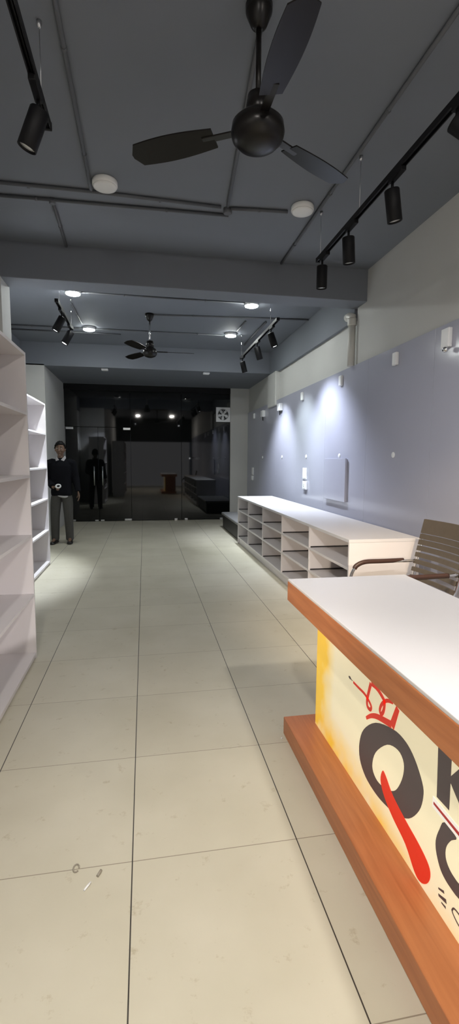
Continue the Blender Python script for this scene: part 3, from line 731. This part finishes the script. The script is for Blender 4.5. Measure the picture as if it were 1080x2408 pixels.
m = MB(); m.box(-0.24, 0.19, -HW+0.02, HW-0.02, 0.432, 0.468, 0.014); m.build('seat', M_CHAIR, t)
m = MB(); m.cyl((0.25, -HW-0.012, 0.0125), (0.25, HW+0.012, 0.0125), 0.0125); m.build('floor_bar', M_CHROME, t)

# ------------------------------------------------------------------ scraps on the floor
def scrap(x, y, label, mt, pts, r):
    m = MB(); m.tube([(x+a, y+b_, r*0.9+c_) for a, b_, c_ in pts], r, 8)
    o = m.build('floor_scrap', mt); tag(o, label, 'scrap', 'scraps on the floor tiles')
M_SCRAP = mat('greyish_plastic_scrap', (0.30, 0.27, 0.22), 0.5)
scrap(-0.25, 1.572, 'tiny loop-shaped scrap on the tile at lower left', M_SCRAP, [(0.014*math.cos(a*0.55)*0.7, 0.016*math.sin(a*0.55), 0) for a in range(11)], 0.0026)
scrap(-0.195, 1.50, 'tiny scrap with a white end on the tile at lower left', M_PLASTIC, [(-0.018, -0.022, 0), (-0.008, -0.008, 0.001), (0.0, 0.006, 0)], 0.0035)
scrap(-0.175, 1.525, 'tiny dark chip beside the white-ended scrap', M_SCRAP, [(0, 0, 0), (0.008, 0.016, 0.001), (0.010, 0.022, 0)], 0.0045)
scrap(0.665, 2.20, 'tiny pale crumb at the corner of the desk plinth', M_PLASTIC, [(0, 0, 0), (0.006, 0.004, 0)], 0.004)

# ------------------------------------------------------------------ the person at the back
M_SKIN = mat('brown_skin', (0.17, 0.10, 0.066), 0.5, noise=0.08, scale=25)
M_HAIR = mat('black_hair', (0.0035, 0.003, 0.003), 0.6, noise=0.3, scale=60, bump=0.5, spec=0.2)
M_SWEATER = mat('dark_navy_knit', (0.0055, 0.0058, 0.0085), 0.9, spec=0.15, noise=0.2, scale=90, bump=0.3)
M_SHIRT = mat('pale_shirt_cotton', (0.42, 0.41, 0.42), 0.8)
M_TROUSER = mat('grey_trouser_cloth', (0.062, 0.061, 0.056), 0.9, noise=0.12, scale=40)
M_SHOE = mat('black_shoe_leather', (0.009, 0.008, 0.008), 0.4)
M_EYE = mat('eye_white', (0.5, 0.48, 0.45), 0.3)

def skin_mesh(verts, edges, radii, root=0, sub=2):
    me = bpy.data.meshes.new('tmp'); me.from_pydata([Vector(v) for v in verts], edges, [])
    o = bpy.data.objects.new('tmp', me); COL.objects.link(o)
    sk = o.modifiers.new('s', 'SKIN'); sk.use_smooth_shade = True
    for i, r in enumerate(radii):
        rr = (r, r) if isinstance(r, (int, float)) else r
        me.skin_vertices[0].data[i].radius = rr
        me.skin_vertices[0].data[i].use_root = (i == root)
    su = o.modifiers.new('u', 'SUBSURF'); su.levels = sub; su.render_levels = sub
    dg = bpy.context.evaluated_depsgraph_get(); dg.update()
    res = bpy.data.meshes.new_from_object(o.evaluated_get(dg))
    bpy.data.objects.remove(o); return res
def merge_remesh(meshes, voxel, name, material, parent, smooth_it=4):
    bm = bmesh.new()
    for me in meshes: bm.from_mesh(me)
    out = bpy.data.meshes.new(name); bm.to_mesh(out); bm.free()
    o = bpy.data.objects.new(name, out); COL.objects.link(o)
    r = o.modifiers.new('r', 'REMESH'); r.mode = 'VOXEL'; r.voxel_size = voxel; r.use_smooth_shade = True
    s = o.modifiers.new('m', 'SMOOTH'); s.factor = 0.5; s.iterations = smooth_it
    dg = bpy.context.evaluated_depsgraph_get(); dg.update()
    res = bpy.data.meshes.new_from_object(o.evaluated_get(dg)); res.name = name
    bpy.data.objects.remove(o)
    res.materials.clear(); res.materials.append(material)
    for p in res.polygons: p.use_smooth = True
    o = bpy.data.objects.new(name, res); COL.objects.link(o); o.parent = parent
    return o
def blob(mb, c, rad, seg=20, rings=14, shape=None):
    r = bmesh.ops.create_uvsphere(mb.bm, u_segments=seg, v_segments=rings, radius=1.0)
    for v in r['verts']:
        p = v.co.copy()
        q = Vector((p.x*rad[0], p.y*rad[1], p.z*rad[2]))
        if shape: q = shape(p, q)
        v.co = Vector(c) + q
    return mb

def make_person(label, loc, rz, arms, held_hand=None, hair_back=True):
    t = thing('person', label, 'person', loc, rz)
    # joints (facing -y)
    J = dict(pel=(0, .01, .90), waist=(0, .012, 1.04), chest=(0, .005, 1.24), neck0=(0, .012, 1.385), neck1=(0, .0, 1.455), head=(0, -.008, 1.53),
             hl=(-.085, .008, .86), kl=(-.115, -.012, .475), al=(-.128, .02, .085), tl=(-.155, -.13, .034),
             hr=(.085, .008, .86), kr=(.100, -.010, .475), ar=(.108, .02, .085), tr=(.125, -.135, .034))
    V_, E_, R_, idx = [], [], [], {}
    def add(n_, p, r, frm=None):
        idx[n_] = len(V_); V_.append(p); R_.append(r)
        if frm: E_.append((idx[frm], idx[n_]))
    add('pel', J['pel'], (.125, .095)); add('waist', J['waist'], (.118, .088), 'pel'); add('chest', J['chest'], (.135, .095), 'waist')
    add('neck0', J['neck0'], (.062, .055), 'chest'); add('neck1', J['neck1'], (.046, .048), 'neck0'); add('head', J['head'], (.06, .07), 'neck1')
    for s in 'lr':
        add('h'+s, J['h'+s], .082, 'pel'); add('k'+s, J['k'+s], .056, 'h'+s); add('a'+s, J['a'+s], .036, 'k'+s); add('t'+s, J['t'+s], (.034, .022), 'a'+s)
    for s in 'lr':
        sh, el, wr_, hd = arms[s]
        add('s'+s, sh, .056, 'chest'); add('e'+s, el, .041, 's'+s); add('w'+s, wr_, .027, 'e'+s)
    body = [skin_mesh(V_, E_, R_)]
    # hands: palm and five fingers, each its own tapering chain rooted in the palm
    for s in 'lr':
        sh, el, wr_, hd = [Vector(p) for p in arms[s]]
        d = (hd-wr_).normalized(); curl = Vector(arms[s+'_curl']).normalized(); side = d.cross(curl).normalized(); curl = side.cross(d).normalized()
        th_s = arms[s+'_thumb']; amt = arms[s+'_amt']
        m = MB(); pc = wr_ + d*0.045
        blob(m, (0, 0, 0), (1, 1, 1), 16, 10)
        for v in m.bm.verts: v.co = pc + side*(v.co.x*0.040) + d*(v.co.y*0.052) + curl*(v.co.z*0.017)
        for k, (off, ln) in enumerate(((-.030, .072), (-.010, .080), (.010, .076), (.029, .060))):
            p0 = pc + d*0.030 + side*off; pts = [p0]; ang = 0.15; p = p0 + d*0.012
            pts.append(p)
            for seg_, fr in enumerate((.42, .32, .26)):
                ang += amt*(0.55 if seg_ else 0.35); dr = d*math.cos(ang) + curl*math.sin(ang); p = p + dr*(ln*fr); pts.append(p)
            m.tube(pts, [.0095, .0092, .0088, .0080, .0066], 8)
        b0 = pc - d*0.012 + side*(.032*th_s); dr = (side*th_s*0.75 + d*0.55 + curl*0.35).normalized(); dr2 = (d*0.85 + curl*0.5 + side*th_s*0.15).normalized()
        m.tube([b0, b0+dr*0.030, b0+dr*0.030+dr2*0.026, b0+dr*0.030+dr2*0.046], [.0125, .0112, .0098, .0075], 8)
        me = bpy.data.meshes.new('h'); m.bm.to_mesh(me); m.bm.free(); body.append(me)
    # head
    m = MB(); HC = Vector((0, -.018, 1.565))
    def headshape(p, q):
        if p.z < 0: q.x *= 1 - 0.30*(-p.z)**1.4; q.y = q.y*(1-0.14*(-p.z)) - 0.012*(-p.z)
        if p.y < -0.55 and abs(p.z) < 0.35: q.y *= 0.965
        return q
    blob(m, HC, (.076, .096, .115), 28, 20, headshape)
    m.tube([HC+Vector((0, -.090, .020)), HC+Vector((0, -.100, -.008)), HC+Vector((0, -.112, -.028)), HC+Vector((0, -.095, -.036))], [.008, .011, .015, .010], 10)      # nose
    for sx in (-1, 1):
        blob(m, HC+Vector((sx*.078, .004, -.004)), (.010, .018, .030), 12, 8)                                # ears
        blob(m, HC+Vector((sx*.030, -.084, .030)), (.024, .012, .008), 12, 8)                                 # brow ridge
        blob(m, HC+Vector((sx*.012, -.088, -.016)), (.010, .010, .010), 8, 6)
        blob(m, HC+Vector((sx*.040, -.066, -.024)), (.026, .022, .022), 12, 8)                                # cheek
    blob(m, HC+Vector((0, -.083, -.062)), (.025, .008, .0055), 12, 8); blob(m, HC+Vector((0, -.077, -.072)), (.021, .008, .0058), 12, 8)   # lips
    blob(m, HC+Vector((0, -.072, -.098)), (.022, .018, .014), 12, 8)                                          # chin
    me = bpy.data.meshes.new('hd'); m.bm.to_mesh(me); m.bm.free(); body.append(me)
    bo = merge_remesh(body, 0.0052, 'body', M_SKIN, t, 3)
    for sx in (-1, 1):
        m = MB(); blob(m, HC+Vector((sx*.030, -.0865, .014)), (.013, .006, .0065), 12, 8); e = m.build('eye', M_EYE, t, smooth=True)
        m = MB(); blob(m, HC+Vector((sx*.030, -.0920, .014)), (.0055, .002, .0055), 10, 6); m.build('iris', M_HAIR, e, smooth=True)
        m = MB(); m.tube([HC+Vector((sx*.012, -.095, .036)), HC+Vector((sx*.030, -.096, .041)), HC+Vector((sx*.048, -.083, .035))], .0035, 6); m.build('eyebrow', M_HAIR, t)
    # hair
    m = MB(); r = bmesh.ops.create_uvsphere(m.bm, u_segments=40, v_segments=28, radius=1.0); kill = []
    rnd = random.Random(3)
    for v in r['verts']:
        p = v.co.copy(); v.co = HC + Vector((p.x*.088, p.y*.106+.008, p.z*.122+.012)) * 1.0
        n_ = 0.004*math.sin(p.x*17+p.z*9)+0.003*math.sin(p.y*23+p.x*11); v.co += p*(n_+0.003)
        front = p.y < -0.35
        lim = 0.42 + 0.10*math.sin(p.x*3+0.6) if front else (-0.10 if p.y < 0.1 else -0.42)
        if p.z < lim: kill.append(v)
    bmesh.ops.delete(m.bm, geom=kill, context='VERTS')
    bmesh.ops.solidify(m.bm, geom=m.bm.faces[:], thickness=0.016)
    m.build('hair', M_HAIR, t, smooth=True)
    # sweater: torso and sleeves merged into one continuous knit
    m = MB(); prev = None; first = None
    for z, rx, ry, cy in ((.805, .158, .118, .012), (.82, .168, .128, .012), (.86, .172, .132, .012), (.95, .163, .126, .012), (1.08, .160, .121, .010), (1.20, .172, .126, .006), (1.29, .182, .122, .006), (1.345, .168, .104, .010), (1.385, .120, .084, .012), (1.41, .074, .070, .010), (1.425, .060, .060, .008)):
        ring = [m.bm.verts.new((rx*math.copysign(abs(math.cos(q))**0.85, math.cos(q)), cy + ry*math.copysign(abs(math.sin(q))**0.85, math.sin(q)), z + (0.008*math.sin(3*q) if z < .83 else 0))) for q in [2*PI*k/32 for k in range(32)]]
        if prev: m.bridge(prev, ring)
        else: first = ring
        prev = ring
    m.bm.faces.new(list(reversed(first))); m.bm.faces.new(prev)
    for s in 'lr':
        sh, el, wr_, hd = [Vector(q) for q in arms[s]]; inn = Vector((sh.x*0.45, sh.y, sh.z-0.01))
        m.tube(smooth_path([inn, sh, sh.lerp(el, .5), el, el.lerp(wr_, .5), el.lerp(wr_, .86), el.lerp(wr_, .97)], 3), [.078 - .038*(k/18)**1.0 + (0.006 if k in (9, 10, 16) else 0) for k in range(19)], 16)
    me = bpy.data.meshes.new('sw'); m.bm.to_mesh(me); m.bm.free()
    merge_remesh([me], 0.0075, 'sweater', M_SWEATER, t, 4)
    # trousers
    V3 = [(0, .012, .93), (0, .012, .86), J['hl'], (J['kl'][0], J['kl'][1], J['kl'][2]), (J['al'][0], J['al'][1]-.008, .085), (J['al'][0], J['al'][1]-.012, .035), J['hr'], J['kr'], (J['ar'][0], J['ar'][1]-.008, .085), (J['ar'][0], J['ar'][1]-.012, .035)]
    merge_remesh([skin_mesh(V3, [(0, 1), (1, 2), (2, 3), (3, 4), (4, 5), (1, 6), (6, 7), (7, 8), (8, 9)], [(.150, .110), (.150, .112), (.105, .108), .082, .070, .072, (.105, .108), .080, .068, .071])], 0.008, 'trousers', M_TROUSER, t, 5)
    # shirt tail and collar
    m = MB(); m.tube([(0.150*math.cos(a), 0.012+0.114*math.sin(a), 0.795-0.010*math.sin(4*a)) for a in [PI+1.25+k*(1.35/14) for k in range(15)]], [.006+.013*math.sin(PI*k/14) for k in range(15)], 8); m.build('shirt_tail', M_SHIRT, t)
    for sx in (-1, 1):
        m = MB(); vs = [Vector(p) for p in ((sx*.012, -.066, 1.392), (sx*.066, -.030, 1.452), (sx*.072, .012, 1.462), (sx*.088, -.010, 1.425), (sx*.062, -.078, 1.372))]
        m.prism([[(i, 0) for i in range(0)]] if False else [[(v.x, v.z) for v in vs]], (lambda a, b, d, vv=vs: Vector((a, min(vv, key=lambda q: (q.x-a)**2+(q.z-b)**2).y - d, b))), 0.007)
        m.build('collar', M_SHIRT, t)
    # shoes
    for s in 'lr':
        A_, T_ = Vector(J['a'+s]), Vector(J['t'+s]); d = (T_-A_); d.z = 0; d.normalize(); sd = Vector((-d.y, d.x, 0)); c0 = Vector((A_.x, A_.y, 0))
        m = MB(); st = [(-.075, .030, .055, .0), (-.06, .040, .085, .0), (0, .042, .098, .0), (.06, .044, .075, .0), (.12, .050, .055, .0), (.165, .046, .046, .0), (.195, .026, .034, .0)]
        prev = None; first = None
        for u_, w, h, _ in st:
            ring = [m.bm.verts.new(c0 + d*u_ + sd*(w*math.cos(a)*(1 if math.sin(a) < 0.3 else 0.85)) + Vector((0, 0, max(0.002, h*(0.32+0.68*math.sin(a)) if math.sin(a) > 0 else 0.002 + h*0.30*(1+math.sin(a)*1.0))))) for a in [2*PI*k/16 for k in range(16)]]
            if prev: m.bridge(prev, ring)
            else: first = ring
            prev = ring
        m.bm.faces.new(list(reversed(first))); m.bm.faces.new(prev)
        m.build('shoe', M_SHOE, t)
    return t
ARMS = {'l': ((-.175, .012, 1.335), (-.225, .045, 1.07), (-.115, -.155, .955), (-.045, -.205, .955)), 'l_curl': (0.1, -0.3, -1), 'l_thumb': -1, 'l_amt': 1.1,
        'r': ((.175, .012, 1.335), (.225, .030, 1.075), (.268, -.035, .865), (.283, -.055, .79)), 'r_curl': (-1, -0.2, 0), 'r_thumb': 1, 'r_amt': 0.45}
PX, PY = -1.36, 8.30
make_person('man in dark sweater and grey trousers standing by the dark glass, one arm bent', (PX, PY, 0), 0.0, ARMS)
m = MB()
RC = Vector((PX-0.008, PY-0.262, 0.972))
m.tube([RC + Vector((0.036*math.cos(2*PI*i/28), 0.012*math.sin(2*PI*i/28), 0.026*math.sin(2*PI*i/28))) for i in range(29)], 0.012, 10)
tag(m.build('white_ring', M_PLASTIC), 'small white ring held at the waist by the man in the dark sweater', 'ring')
